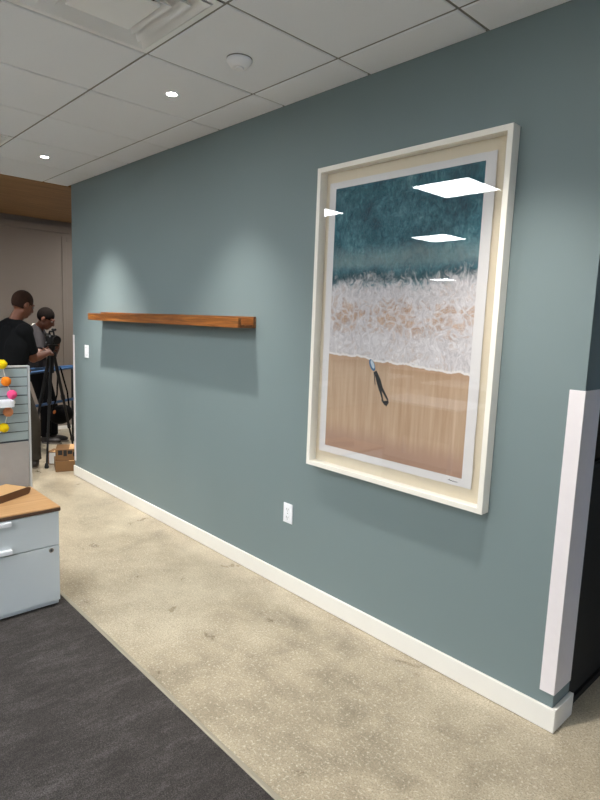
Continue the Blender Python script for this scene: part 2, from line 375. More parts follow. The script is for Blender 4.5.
for j in range(4):
    y1, y0 = yl[j], yl[j+1]; d = (y1-y0)-2*g+(g if j == 0 else 0)
    for i in range(len(xs)-1):
        cx = (xs[i]+xs[i+1])/2; cy = (y0+y1)/2+(g/2 if j == 0 else 0)
        if any(abs(cx-q[0]) < .1 and abs(cy-q[1]) < .1 for q in DIFF): continue
        k = round(d, 3)
        if k not in tm:
            o = tile_mesh(T-2*g, d, 'ceiling_tile').build('ceiling_tile', 'tile'); tm[k] = o.data
        else: o = bpy.data.objects.new('ceiling_tile', tm[k]); C.objects.link(o)
        o.parent = ceil; o.location = (cx, cy, H+random.uniform(-.0006, .0006))
m = MB(); tmn = tile_mesh(T-2*g, T-2*g, '')
def field(x0, x1, y0, y1):
    nx = int((x1-x0)/T+.999); ny = int((y1-y0)/T+.999)
    for i in range(nx):
        for j in range(ny):
            cx = x0+T*(i+.5); cy = y1-T*(j+.5); m._add([(p[0]+cx, p[1]+cy, p[2]+H) for p in tmn.v], tmn.f)
field(-12.293, 5.0, RY0, yl[-1]); field(xs[-1], 5.0, yl[-1], yl[0]+.39); field(-12.293, -8.0, yl[-1], -.8)
m.build('ceiling_tile_field', 'tile', ceil, kind='stuff')
for x in xs[1:-1]: MB().box(x-.008, x+.008, yl[-1], 0, H+.006, H+.012).build('grid_rail', 'rail', ceil)
for y in yl[1:4]: MB().box(xs[0], xs[-1], y-.008, y+.008, H+.0055, H+.0115).build('grid_rail', 'rail', ceil)
MB().box(xs[0], xs[-1], -.008, 0, H+.002, H+.008).build('wall_angle', 'rail', ceil)
MB().box(-7.70, xs[0]-.002, yl[-1]+.002, RY1, H-.004, H+.02).build('wood_panel', 'ceilwood', ceil)['label'] = 'walnut wood panelled ceiling over the hallway'
MB().box(xs[0]-.002, RX1, TH, RY1, H, H+.01).build('hallway_ceiling_panel', 'tile', ceil)

# ------------------------------------------------------------ lights
def downlight(x, y, label, power, first=[None]):
    if first[0] is None:
        t = thing('recessed_downlight', (x, y, H), label, 'light', 'recessed downlights')
        MB().lathe((x, y, H), [(.0245, .001), (.038, .001), (.040, -.002), (.037, -.004), (.027, -.003), (.0245, .001)]).build('trim_ring', 'plastic', t, smooth=True)
        MB().lathe((x, y, H), [(.025, 0), (.025, -.002), (.0, -.0022)]).build('lens', 'lens', t)
        first[0] = t
    else:
        t = copy_tree(first[0]); t.location = (x, y, H); t['label'] = label
    d = bpy.data.lights.new('downlight_lamp', 'SPOT'); d.energy = power; d.spot_size = math.radians(84); d.spot_blend = 1.0; d.shadow_soft_size = .03; d.color = WARM
    l = bpy.data.objects.new('downlight_lamp', d); C.objects.link(l); l.parent = t; l.location = (0, 0, -.012)
    return t
downlight(-2.858, -.512, 'round recessed downlight in the ceiling nearest the smoke detector', SPOT_W)
downlight(-4.70, -.517, 'round recessed downlight in the ceiling tiles near the wood ceiling', SPOT_W)
downlight(-6.56, .13, 'round recessed downlight set in the walnut wood ceiling', SPOT_W*.6)
downlight(-1.03, -.512, 'recessed downlight over the picture, just outside the top of the frame', SPOT_W*.07)
def panel(x, y, label, first=[None]):
    if first[0] is None:
        t = thing('ceiling_panel_light', (x, y, H), label, 'light', 'square ceiling panels reflected in the picture glass')
        m = MB(); z0, z1 = H-.016, H
        for b in ((-.298, .298, -.298, -.268), (-.298, .298, .268, .298), (-.298, -.268, -.268, .268), (.268, .298, -.268, .268)): m.box(x+b[0], x+b[1], y+b[2], y+b[3], z0, z1)
        m.build('frame', 'plastic', t)
        MB().box(x-.268, x+.268, y-.268, y+.268, H-.010, H-.002).build('diffuser', 'panel', t)
        first[0] = t
    else: t = copy_tree(first[0]); t.location = (x, y, H); t['label'] = label
    return t
for x, y, lb in ((-2.80, -2.22, 'ceiling light panel mirrored largest, high in the picture glass'), (-4.56, -2.22, 'ceiling light panel mirrored at the left edge of the picture glass'),
                 (-4.46, -4.46, 'ceiling light panel mirrored second, just below the largest in the glass'),
                 (-8.1, -10.1, 'ceiling light panel mirrored small above the printed foam')):
    panel(x, y, lb)
panel(-6.4, -2.3, 'added ceiling light panel left of the frame, brightening the left side')  # extra unseen panel, added to lift the light on the left
panel(-1.5, -3.3, 'added ceiling light panel above the photographer, brightening the near floor and right side')  # extra panel off the grid, added to light the near floor and right side
panel(-6.75, 1.75, 'added ceiling light panel hidden behind the teal wall, brightening the hallway')  # extra hidden panel, added to brighten the taupe end wall
fst = None
for y in (-2.22, -4.46, -6.85, -9.3):
    for x in (-2.80, -1.0, .8, 2.6):
        if y < -3: panel(x, y, 'square white ceiling light panel of the office behind the photographer')['group'] = 'ceiling panels behind the photographer'

# ------------------------------------------------------------ air diffusers
def diffuser(cx, cy, label):
    t = thing('air_diffuser', (cx, cy, H), label, 'air vent')
    h = T/2-.008
    def ringmesh(o_, zo, i_, zi, th=.003):
        m = MB(); vs = []
        for (hw, z) in ((o_, zo), (i_, zi), (i_, zi+th), (o_, zo+th)):
            vs += [(cx-hw, cy-hw, H+z), (cx+hw, cy-hw, H+z), (cx+hw, cy+hw, H+z), (cx-hw, cy+hw, H+z)]
        fs = []
        for r in range(4):
            for k in range(4):
                k2 = (k+1) % 4; r2 = (r+1) % 4; fs.append((r*4+k, r*4+k2, r2*4+k2, r2*4+k))
        return m._add(vs, fs)
    ringmesh(h, .0, h-.026, .0).build('frame', 'diff', t)
    ringmesh(h-.026, .0, h-.040, .085).build('neck', 'diff', t)
    ringmesh(h-.034, -.004, h-.088, .052).build('louver', 'diff', t)
    ringmesh(h-.086, -.010, h-.140, .046).build('louver', 'diff', t)
    q = h-.140
    ringmesh(q, -.014, q-.030, .020).build('louver', 'diff', t)
    MB().box(cx-q+.028, cx+q-.028, cy-q+.028, cy+q-.028, H-.014, H-.002).build('centre_plate', 'diff', t, bevel=.004)
    MB().box(cx-h+.03, cx+h-.03, cy-h+.03, cy+h-.03, H+.085, H+.088).build('shade_plate', 'slot', t)  # plate coloured dark to give the louver gaps their shade
diffuser(DIFF[0][0], DIFF[0][1], 'large white square air diffuser at the top of the picture')
diffuser(DIFF[1][0], DIFF[1][1], 'square air diffuser further along, just inside the left edge')
# smoke detector
t = thing('smoke_detector', (-2.258, -.520, H), 'round white smoke detector on a ceiling tile near the teal wall', 'smoke detector')
c = (-2.258, -.520, H)
MB().lathe(c, [(0, 0), (.058, 0), (.058, -.003), (.056, -.004), (0, -.004)]).build('base', 'plastic_grey', t, smooth=False)
MB().lathe(c, [(0, -.004), (.0575, -.005), (.0575, -.012), (.050, -.024), (.040, -.036), (.030, -.039), (0, -.039)]).build('housing', 'plastic', t, smooth=True)
MB().lathe(c, [(0, -.039), (.022, -.039), (.022, -.043), (.019, -.046), (0, -.046)]).build('sensor_cap', 'plastic', t, smooth=False)

# ------------------------------------------------------------ framed print
FX0, FX1, FZ0, FZ1, FD = -2.197, -1.147, .803, 2.338, .058
pic = thing('framed_print', ((FX0+FX1)/2, 0, FZ0), 'large white-framed aerial photograph of surf breaking on a beach, on the teal wall', 'picture')
def ring(m, x0, x1, z0, z1, w, ya, yb):
    vs = []; 
    for y in (ya, yb):
        vs += [(x0, y, z0), (x1, y, z0), (x1, y, z1), (x0, y, z1), (x0+w, y, z0+w), (x1-w, y, z0+w), (x1-w, y, z1-w), (x0+w, y, z1-w)]
    fs = []
    for k in range(4):
        k2 = (k+1) % 4
        fs += [(k, k2, k2+4, k+4), (k+8, k+12, k2+12, k2+8), (k, k+8, k2+8, k2), (k+4, k2+4, k2+12, k+12)]
    return m._add(vs, fs)
fr = ring(MB(), FX0, FX1, FZ0, FZ1, .024, -FD, -.004).build('frame', 'framewhite', pic, bevel=.0015)
MB().box(FX0+.02, FX1-.02, -.009, -.003, FZ0+.02, FZ1-.02).build('backing_board', 'backing', pic)
# floated paper with slightly uneven edges
PX0, PX1, PZ0, PZ1 = -2.140, -1.226, .885, 2.262; IX0, IX1, IZ0, IZ1 = -2.096, -1.273, .922, 2.230
def jag(p0, p1, n):
    out = []
    for i in range(n):
        t_ = i/n; out.append((p0[0]+(p1[0]-p0[0])*t_+random.uniform(-.0012, .0012), p0[1]+(p1[1]-p0[1])*t_+random.uniform(-.0012, .0012)))
    return out
poly = jag((PX0, PZ0), (PX1, PZ0), 26)+jag((PX1, PZ0), (PX1, PZ1), 36)+jag((PX1, PZ1), (PX0, PZ1), 26)+jag((PX0, PZ1), (PX0, PZ0), 36)
pap = MB().prism(poly, 1, -.020, -.0175).build('floated_paper', 'paper', pic)
MB().box(PX0+.06, PX1-.06, -.0175, -.009, PZ0+.06, PZ1-.06).build('spacer', 'backing', pic)
me = bpy.data.meshes.new('printed_image'); me.from_pydata([(IX0, -.0204, IZ0), (IX1, -.0204, IZ0), (IX1, -.0204, IZ1), (IX0, -.0204, IZ1)], [], [(0, 1, 2, 3)])
ul = me.uv_layers.new(name='UVMap')
for i, c_ in enumerate(((0, 0), (1, 0), (1, 1), (0, 1))): ul.data[i].uv = c_
me.materials.append(M['print']); pr = bpy.data.objects.new('printed_image', me); C.objects.link(pr); pr.parent = pic; pr.location = -wloc(pic)
pr['label'] = 'aerial view of teal sea, white foam and tan sand'
def flat(polys, name, mat, y=-.0207, parent=pic):
    m = MB()
    for pl in polys: m.prism(pl, 1, y, y+.0002)
    return m.build(name, mat, parent)
def quad(p, q, w0, w1):
    d = Vector((q[0]-p[0], q[1]-p[1])).normalized(); n_ = Vector((-d.y, d.x))
    return [(p[0]+n_.x*w0, p[1]+n_.y*w0), (p[0]-n_.x*w0, p[1]-n_.y*w0), (q[0]-n_.x*w1, q[1]-n_.y*w1), (q[0]+n_.x*w1, q[1]+n_.y*w1)]
# the walking figure carrying a board, printed with a long shadow
hx, hz = -1.780, 1.345; fx, fz = -1.706, 1.192
flat([quad((hx, hz-.004), (hx+.024, hz-.050), .008, .014), quad((hx+.022, hz-.046), (hx+.042, hz-.092), .014, .013), quad((hx+.034, hz-.084), (fx-.020, fz+.016), .0075, .004), quad((hx+.046, hz-.084), (fx+.012, fz+.018), .0075, .0045),
      quad((hx-.008, hz-.008), (hx+.003, hz-.070), .003, .002)], 'printed_shadow', 'ink')
flat([quad((fx-.026, fz+.018), (fx-.002, fz-.004), .005, .006), [(fx-.018, fz+.008), (fx+.004, fz-.014), (fx+.018, fz+.006), (fx+.016, fz+.018), (fx-.004, fz+.014)]], 'printed_figure', 'ink', -.0209)
el = [(hx-.022+.017*math.cos(q)+.026*math.sin(q)*-.45, hz+.024+.028*math.sin(q)) for q in [2*PI*k/20 for k in range(20)]]
flat([el], 'printed_board_outline', 'bluewet', -.0209)
el = [(hx-.020+.010*math.cos(q)+.019*math.sin(q)*-.45, hz+.028+.020*math.sin(q)) for q in [2*PI*k/20 for k in range(20)]]
flat([el], 'printed_board', 'surfb', -.0211)
sg = [(-1.338, .902), (-1.332, .907), (-1.328, .900), (-1.322, .905), (-1.317, .900), (-1.312, .904), (-1.306, .900), (-1.300, .903), (-1.292, .901)]
flat([quad(p, q, .0011, .0011) for p, q in zip(sg[:-1], sg[1:])], 'signature', 'ink')
MB().box(FX0+.022, FX1-.022, -.0405, -.0400, FZ0+.022, FZ1-.022).build('glass_pane', 'glass', pic)

# ------------------------------------------------------------ picture ledge
sh = thing('picture_ledge', (-3.795, 0, 1.515), 'long honey-brown wooden picture ledge, empty, on the teal wall', 'shelf')
X0, X1 = -4.852, -2.736
MB().box(X0, X1, -.020, 0, 1.515, 1.584).build('back_rail', 'shelfwood', sh, bevel=.0015)
MB().box(X0, X1, -.112, -.020, 1.515, 1.533).build('bottom_board', 'shelfwood', sh, bevel=.001)
MB().box(X0, X1, -.132, -.112, 1.515, 1.572).build('front_lip', 'shelfwood', sh, bevel=.0015)

# ------------------------------------------------------------ outlet and switch
t = thing('wall_outlet', (-2.386, 0, .46), 'white duplex power outlet low on the teal wall left of the picture', 'outlet')
MB().box(-2.424, -2.348, -.006, 0, .402, .518).build('cover_plate', 'plastic', t, bevel=.002)
for z in (.484, .436):
    r = MB().prism([(-2.402, z-.010), (-2.394, z-.017), (-2.378, z-.017), (-2.370, z-.010), (-2.370, z+.010), (-2.378, z+.017), (-2.394, z+.017), (-2.402, z+.010)], 1, -.0085, -.005).build('receptacle', 'plastic', t)
    MB().box(-2.3945, -2.392, -.0088, -.0080, z-.004, z+.007).box(-2.3805, -2.378, -.0088, -.0080, z-.003, z+.006).cyl((-2.386, -.0088, z-.010), (-2.386, -.008, z-.010), .0025, 10).build('slots', 'slot', r)
MB().cyl((-2.386, -.0078, .46), (-2.386, -.005, .46), .003, 12).build('screw', 'chrome', t)
t = thing('light_switch', (-5.188, 0, 1.225), 'white light switch at the far end of the teal wall', 'light switch')
MB().box(-5.228, -5.148, -.006, 0, 1.167, 1.283).build('cover_plate', 'plastic', t, bevel=.002)
MB().prism([(-.006, 1.192), (-.0075, 1.192), (-.012, 1.225), (-.009, 1.258), (-.006, 1.258)], 0, -5.205, -5.171).build('rocker', 'plastic', t)
MB().box(-5.207, -5.169, -.0066, -.0055, 1.190, 1.260).build('rocker_gap', 'plastic_grey', t)

# ------------------------------------------------------------ pedestal
CX, Y0, Y1, CZ = -2.99, -1.69, -1.088, .529; BX = -3.44
pd = thing('filing_pedestal', ((CX+BX)/2, (Y0+Y1)/2, .006), 'pale grey two-drawer filing pedestal with an oak top on the carpet edge', 'cabinet')
MB().box(BX, CX-.020, Y0, Y1, .030, CZ).build('body', 'cabinet', pd, bevel=.002)
MB().box(BX+.01, CX-.012, Y0+.01, Y1-.004, .014, .034).build('plinth', 'cabinet', pd, bevel=.002)
MB().box(BX+.02, CX-.03, Y0+.02, Y1-.02, .006, .014).build('glide_strip', 'slot', pd)
def handle(p, z): 
    yc = (Y0+Y1)/2
    MB().prism([(CX, z), (CX+.020, z), (CX+.022, z-.004), (CX+.022, z-.021), (CX+.019, z-.021), (CX+.019, z-.004), (CX, z-.004)], 1, yc-.062, yc+.062).build('handle', 'plastic', p, bevel=.0008)
d1 = MB().box(CX-.020, CX, Y0+.003, Y1-.001, .346, CZ-.003).build('drawer', 'cabinet', pd, bevel=.0015); handle(d1, .522)
d2 = MB().box(CX-.020, CX, Y0+.003, Y1-.001, .036, .341).build('file_drawer', 'cabinet', pd, bevel=.0015); handle(d2, .392 if False else .378)
lk = MB().cyl((CX, -1.132, .322), (CX+.004, -1.132, .322), .0125, 20).build('lock', 'chrome', d2); MB().cyl((CX+.0035, -1.132, .322), (CX+.0045, -1.132, .322), .009, 20).build('lock_face', 'cabgap', pd)
MB().box(CX+.004, CX+.0052, -1.134, -1.130, .317, .327).build('keyhole', 'slot', pd)
tp = MB().box(BX, CX+.006, Y0-.004, Y1+.006, .536, .555).build('top_board', 'topwood', pd, bevel=.003)
MB().box(BX, CX+.007, Y0-.005, Y1+.007, .530, .549).build('edge_band', 'topedge', pd, bevel=.003)

# flat carton lying on the pedestal
ct = thing('flat_carton', (-3.36, -1.28, .555), 'flat brown cardboard tray carton lying on the oak pedestal top', 'box')
ang = math.radians(-60.5); D_ = Vector((math.cos(ang), math.sin(ang), 0)); N_ = Vector((-D_.y*-1, -D_.x, 0))
p0 = Vector((-3.300, -1.128, .556)); Dn = Vector((.109, -.194, 0)).normalized(); Nn = Vector((-Dn.y, Dn.x, 0)); Nn = -Nn if Nn.x > 0 else Nn
def cbox(m, a0, a1, b0, b1, z0, z1):
    n = len(m.v)
    P_ = lambda a_, b_, z: p0+Dn*a_+Nn*b_+Vector((0, 0, z))
    m._add([P_(a0, b0, z0), P_(a1, b0, z0), P_(a1, b1, z0), P_(a0, b1, z0), P_(a0, b0, z1), P_(a1, b0, z1), P_(a1, b1, z1), P_(a0, b1, z1)], [(0,3,2,1),(4,5,6,7),(0,1,5,4),(1,2,6,5),(2,3,7,6),(3,0,4,7)]); return m
cw = .165
cbox(MB(), .006, .38, .003, cw, 0, .034).build('carton_body', 'kraft', ct)
m = MB(); cbox(m, .018, .38, -.001, .003, 0, .040)
vs = [p0+Dn*a_+Nn*b_+Vector((0, 0, z)) for b_ in (-.001, .003) for a_, z in ((.018, 0), (.006, .008), (0, .024), (.002, .034), (.012, .036), (.018, .040))]
m._add(vs, [(0, 1, 2, 3, 4, 5), (11, 10, 9, 8, 7, 6)]+[(i, i+6, (i+1) % 6+6, (i+1) % 6) for i in range(6)])
m.build('side_flap', 'kraftdark', ct)
cbox(MB(), .001, .006, .004, cw-.01, .003, .030).build('end_flap', 'kraftdark', ct)

# ------------------------------------------------------------ partition screen with slats
PXf = -3.45
ps = thing('partition_screen', (PXf-.02, -1.6, 0), 'office screen with grey-blue slats above a warm grey panel, behind the pedestal', 'partition')
PY1 = -1.068; PY0 = -2.3
MB().box(PXf-.034, PXf-.008, PY0, PY1-.012, .05, 1.252).build('core', 'cabgap', ps)
MB().box(PXf-.008, PXf, PY0, PY1-.014, .06, .822).build('lower_panel', 'beige_panel', ps, bevel=.002)
n = 8; z0 = .830; z1 = 1.246; hh = (z1-z0)/n
for i in range(n):
    MB().box(PXf-.008, PXf, PY0, PY1-.014, z0+hh*i+.0025, z0+hh*(i+1)-.0025).build('slat', 'slat', ps, bevel=.001)
MB().box(PXf-.038, PXf+.002, PY1-.012, PY1, 0, 1.258).build('end_post', 'alu', ps, bevel=.002)
MB().box(PXf-.038, PXf+.002, PY0, PY1-.012, 1.248, 1.258).build('top_cap', 'alu', ps, bevel=.002)
# pompom garland
gl_ = thing('pompom_garland', (PXf+.03, -1.22, 1.26), 'felt pompom garland hanging on the slatted screen', 'garland')
pp = [(-1.220, 1.271, 'y', 'yellow pompom'), (-1.203, 1.176, 'o', 'orange pompom'), (-1.174, 1.101, 'pk', 'pink pompom'), (-1.196, 1.004, 'pe', 'peach pompom'), (-1.221, .917, 'y', 'golden yellow pompom')]
pts = [(PXf+.026, y, z) for y, z, _, _ in pp]; pts.insert(3, (PXf+.026, -1.158, 1.055))
m = MB(); m.tube([(PXf+.026, -1.26, 1.33)]+pts+[(PXf+.026, -1.27, .86)], .0022, 6); m.build('string', 'string', gl_)
for y, z, mt, lb in pp:
    m = MB(); m.ell((PXf+.026, y, z), (.026, .026, .026), seg=18, rings=12)
    rnd = random.Random(int(z*1000)); m.v = [tuple(Vector((PXf+.026, y, z))+(Vector(p)-Vector((PXf+.026, y, z)))*rnd.uniform(.93, 1.06)) for p in m.v]
    m.build('pompom', mt, gl_, smooth=True)['label'] = lb
# white tray hooked on the slats
tr_ = thing('hanging_tray', (PXf+.05, -1.25, 1.05), 'small white rounded tray hooked on the slatted screen', 'tray')
poly = []
for k in range(9): q = -PI/2+PI/2*k/8; poly.append((PXf+.075+.02*math.cos(q)-.02+.0, 0))
rc = [(PXf+.0, -1.40)]
def rrect(x0, x1, y0, y1, r):
    out = []
    for (cx_, cy_, a0) in ((x1-r, y1-r, 0), (x0+.003, y1-.003, 90), (x0+.003, y0+.003, 180), (x1-r, y0+r, 270)):
        rr = r if a0 in (0, 270) else .003
        for k in range(6): q = math.radians(a0+18*k); out.append((cx_+rr*math.cos(q), cy_+rr*math.sin(q)))
    return out
MB().prism(rrect(PXf+.001, PXf+.085, -1.42, -1.172, .03), 2, 1.038, 1.044).build('base', 'plastic', tr_)
o1 = rrect(PXf+.001, PXf+.085, -1.42, -1.172, .03); i1 = rrect(PXf+.005, PXf+.081, -1.416, -1.176, .026)
m = MB(); n = len(o1); vs = [(x, y, 1.044) for x, y in o1]+[(x, y, 1.044) for x, y in i1]+[(x, y, 1.072) for x, y in o1]+[(x, y, 1.072) for x, y in i1]
fs = []
for k in range(n):
    k2 = (k+1) % n; fs += [(k, k2, k2+2*n, k+2*n), (k+n, k+3*n, k2+3*n, k2+n), (k+2*n, k2+2*n, k2+3*n, k+3*n), (k, k+n, k2+n, k2)]
m._add(vs, fs); m.build('rim', 'plastic', tr_)
MB().box(PXf+.0005, PXf+.003, -1.33, -1.30, 1.06, 1.105).build('hook', 'plastic', tr_)

# ------------------------------------------------------------ people
def V(*a): return Vector(a)
def hand(m, w, d, nrm, side, curl=.5, thumb=1):
    d = d.normalized(); nrm = (nrm-d*nrm.dot(d)).normalized(); s = d.cross(nrm).normalized()*side
    k = w+d*.075
    m.cap(w, .024, w+d*.03, .026, 12); 
    for j in (-1.5, -.5, .5, 1.5): m.cap(w+d*.02+s*j*.012, .014, k+s*j*.019, .0125, 10)
    for j, L in ((1.5, .066), (.5, .076), (-.5, .070), (-1.5, .054)):
        p = k+s*j*.020; dr = d.copy(); r = .0092
        for q, f in enumerate((.45, .30, .25)):
            dr = (dr*math.cos(curl)+nrm*math.sin(curl)*1.0).normalized(); nn = nrm
            e = p+dr*L*f*1.15; m.cap(p, r, e, r*.92, 8); p = e; r *= .92
    p = w+d*.022+s*.024; dr = (d*.55+s*.75+nrm*.35).normalized(); r = .0115
    for L in (.038, .030, .024):
        e = p+dr*L; m.cap(p, r, e, r*.9, 8); p = e; r *= .9; dr = (dr*.8+d*.35+nrm*.35).normalized()
def head(m, c, f, up, parent, hairmat, hair_low=.15):
    f = f.normalized(); up = (up-f*up.dot(f)).normalized(); r = up.cross(f).normalized(); A = (r, f, up)
    m.ell(c+up*.025-f*.012, (.076, .096, .098), A)                    # skull
    m.ell(c+f*.030-up*.030, (.062, .066, .085), A)                    # face
    m.ell(c+f*.050-up*.092, (.036, .036, .028), A)                    # chin
    m.cap(c-up*.065+f*.0+r*.040, .024, c-up*.092+f*.046, .022, 10); m.cap(c-up*.065+f*.0-r*.040, .024, c-up*.092+f*.046, .022, 10)  # jaw
    m.cap(c+f*.092+up*.006, .010, c+f*.110-up*.032, .014, 10)         # nose
    m.ell(c+f*.104-up*.036, (.019, .012, .010), A)
    m.ell(c+f*.086+up*.022, (.052, .016, .011), A)                    # brow
    m.ell(c+f*.088-up*.060, (.025, .012, .007), A); m.ell(c+f*.086-up*.071, (.023, .012, .008), A)   # lips
    for s in (-1, 1):
        m.ell(c+r*s*.076-f*.004-up*.008, (.010, .019, .031), A, 12, 8)  # ears
        MB().ell(c+f*.084+r*s*.030+up*.002, (.013, .011, .010), A, 12, 8).build('eye', 'eye', parent, smooth=True)
    h = MB(); h.ell(c+up*.027-f*.014, (.0775, .0975, .0995), A, 28, 20)
    keep = lambda p: (Vector(p)-c).dot(up) > -.050+.55*max(0, (Vector(p)-c).dot(f)+.02)*1.35
    ok = [keep(p) for p in h.v]; h.f = [q for q in h.f if all(ok[i] for i in q)]
    hr = h.build('hair', hairmat, parent, smooth=True); so = hr.modifiers.new('solid', 'SOLIDIFY'); so.thickness = .003
    return r
VX = .007
# man in the black tee
m1 = thing('person', (-5.80, -.42, 0), 'man in a black t-shirt and grey trousers, back turned, reaching for the tripod', 'person')
nb = V(-5.712, -.477, 1.450); shR = V(-5.574, -.419, 1.385); shL = V(-5.850, -.600, 1.370); el = V(-5.640, -.322, 1.135); wr = V(-5.814, -.135, 1.168)
elL = V(-6.03, -.53, 1.12); wrL = V(-6.13, -.31, 1.04); pv = V(-5.690, -.530, .90); hR = V(-5.640, -.470, .87); hL = V(-5.745, -.600, .87)
kR = V(-5.80, -.290, .50); aR = V(-5.975, -.222, .085); kL = V(-5.75, -.57, .48); aL = V(-5.68, -.60, .085); hc = V(-5.672, -.392, 1.630)
b = MB(); f1 = V(-.25, 1, -.35)
ch = V(-5.705, -.505, 1.24); wa = V(-5.70, -.525, 1.05)
sv = (shR-shL).normalized()
def torso(m, nb, ch, wa, pv, sv, g=0.0, wd=1.0):
    for j in (-1, 1):
        m.cap(nb+sv*j*.02-V(0, 0, .01), .055+g, nb+sv*j*.14*wd-V(0, 0, .065), .055+g)
        m.cap(nb+sv*j*.10*wd-V(0, 0, .10), .080+g, ch+sv*j*.085*wd, .098+g)
        m.cap(ch+sv*j*.085*wd, .098+g, wa+sv*j*.060*wd, .092+g)
        m.cap(wa+sv*j*.060*wd, .092+g, pv+sv*j*.070*wd, .096+g)
    m.cap(nb-V(0, 0, .08), .085+g, wa, .095+g)
torso(b, nb, ch, wa, pv, sv)
b.cap(nb-V(0, 0, .03), .062, hc-V(-.0, .02, .06), .054)
head(b, hc, f1, V(0, .35, 1), m1, 'hair1')
b.cap(shR, .055, el, .043).cap(el, .042, el.lerp(wr, .35), .043).cap(el.lerp(wr, .35), .043, wr, .027)
b.cap(shL, .055, elL, .043).cap(elL, .042, wrL, .027)
hand(b, wr, V(-.10, .115, .02), V(-.6, -.3, -.5), 1, .42); hand(b, wrL, V(-.02, .1, -.03), V(0, .2, -1), -1, .35)
for h_, k_, a_ in ((hR, kR, aR), (hL, kL, aL)):
    b.cap(h_, .088, k_, .056).cap(k_, .055, k_.lerp(a_, .3), .055).cap(k_.lerp(a_, .3), .055, a_, .036)
b.build('body', 'skin1', m1, remesh=VX)
s = MB(); torso(s, nb, ch, wa, pv+V(0, 0, -.0), sv, .016); s.cap(pv, .112, pv+V(0, 0, -.03), .118)
s.cap(shR, .074, shR.lerp(el, .62), .064, 16, False); s.cap(shR.lerp(el, .5), .064, shR.lerp(el, .80), .063, 18, True)
s.cap(shL, .074, shL.lerp(elL, .62), .064); s.cap(nb-V(0, 0, .03), .072, nb+V(.004, .012, .022), .066, 18, True)
s.build('t_shirt', 'tee_black', m1, remesh=VX)
s = MB(); s.cap(hR, .108, hL, .108).cap(pv, .112, pv+V(0, 0, -.06), .112)
for h_, k_, a_ in ((hR, kR, aR), (hL, kL, aL)): s.cap(h_, .100, k_, .074).cap(k_, .074, a_+V(0, 0, .05), .064).cap(a_+V(0, 0, .06), .064, a_+V(0, 0, .0), .068, 18, True)
s.build('trousers', 'trouser', m1, remesh=.009)
def shoe(p, a_, d, par):
    d = V(d[0], d[1], 0).normalized(); r = d.cross(V(0, 0, 1)); A = (r, d, V(0, 0, 1)); c = V(a_.x, a_.y, 0)
    s = MB(); s.ell(c+d*.085+V(0, 0, .040), (.044, .105, .036), A).ell(c-d*.015+V(0, 0, .048), (.040, .055, .046), A).cap(a_, .046, c+V(0, 0, .06), .048)
    so = s.build('shoe', 'shoe', par, remesh=.007)
    q = MB()
    prof = [(c+d*(.07+.125*math.cos(t))+r*(.047*math.sin(t)*(1.0 if math.cos(t) > 0 else .85))) for t in [2*PI*k/24 for k in range(24)]]
    n = 24; q._add([(p.x, p.y, .002) for p in prof]+[(p.x, p.y, .020) for p in prof], [tuple(range(n)), tuple(range(n, 2*n))]+[(k, (k+1) % n, (k+1) % n+n, k+n) for k in range(n)])
    q.build('sole', 'sole', so)
shoe('s', aR, (-.85, .25), m1); shoe('s', aL, (-.3, .9), m1)
# man bending over the camera
m2 = thing('person', (-7.08, .29, 0), 'man in a charcoal t-shirt and black jeans bending to look into the camera', 'person')
nb = V(-7.10, .205, 1.370); shR = V(-6.945, .150, 1.290); shL = V(-7.27, .30, 1.315); el = V(-6.72, .105, 1.075); wr = V(-6.50, .130, 1.170)
elL = V(-7.03, .36, 1.07); wrL = V(-6.79, .33, 1.165); pv = V(-7.12, .215, .87); hR = V(-7.03, .190, .83); hL = V(-7.20, .28, .83)
kR = V(-6.985, .262, .455); aR = V(-7.046, .270, .088); kL = V(-7.135, .375, .44); aL = V(-7.142, .387, .088); hc = V(-6.975, .272, 1.498)
ch = V(-7.10, .20, 1.19); wa = V(-7.115, .205, 1.02); sv = V(.93, -.36, 0).normalized()
b = MB(); torso(b, nb, ch, wa, pv, sv, 0, .95); b.cap(nb-V(0, 0, .03), .060, hc-V(.03, .02, .05), .053)
head(b, hc, V(.55, .75, -.50), V(.25, .2, 1), m2, 'hair2')
for s_, e_, w_ in ((shR, el, wr), (shL, elL, wrL)): b.cap(s_, .054, e_, .042).cap(e_, .041, e_.lerp(w_, .35), .041).cap(e_.lerp(w_, .35), .041, w_, .026)
hand(b, wr, V(.12, .02, .03), V(0, .6, .6), 1, .45); hand(b, wrL, V(.13, -.06, .03), V(.2, -.6, .5), -1, .45)
for h_, k_, a_ in ((hR, kR, aR), (hL, kL, aL)): b.cap(h_, .086, k_, .056).cap(k_, .055, k_.lerp(a_, .3), .055).cap(k_.lerp(a_, .3), .055, a_, .036)
b.build('body', 'skin2', m2, remesh=VX)
s = MB(); torso(s, nb, ch, wa, pv, sv, .016, .95)
for s_, e_ in ((shR, el), (shL, elL)): s.cap(s_, .072, s_.lerp(e_, .6), .063).cap(s_.lerp(e_, .5), .063, s_.lerp(e_, .75), .062, 18, True)
s.cap(nb-V(0, 0, .03), .070, nb+V(.01, .008, .02), .065, 18, True)
s.build('t_shirt', 'tee_grey', m2, remesh=VX)
s = MB(); nc = nb+V(.012, .010, .022); s.cap(nc-V(.004, .003, .010), .068, nc+V(.004, .003, .008), .066, 24, True); s.build('collar', 'collar', m2)
s = MB(); s.cap(hR, .106, hL, .106).cap(pv, .112, pv+V(0, 0, -.05), .110)
for h_, k_, a_ in ((hR, kR, aR), (hL, kL, aL)): s.cap(h_, .098, k_, .072).cap(k_, .072, a_+V(0, 0, .05), .060).cap(a_+V(0, 0, .06), .060, a_, .062, 18, True)
s.build('jeans', 'jeans', m2, remesh=.009)
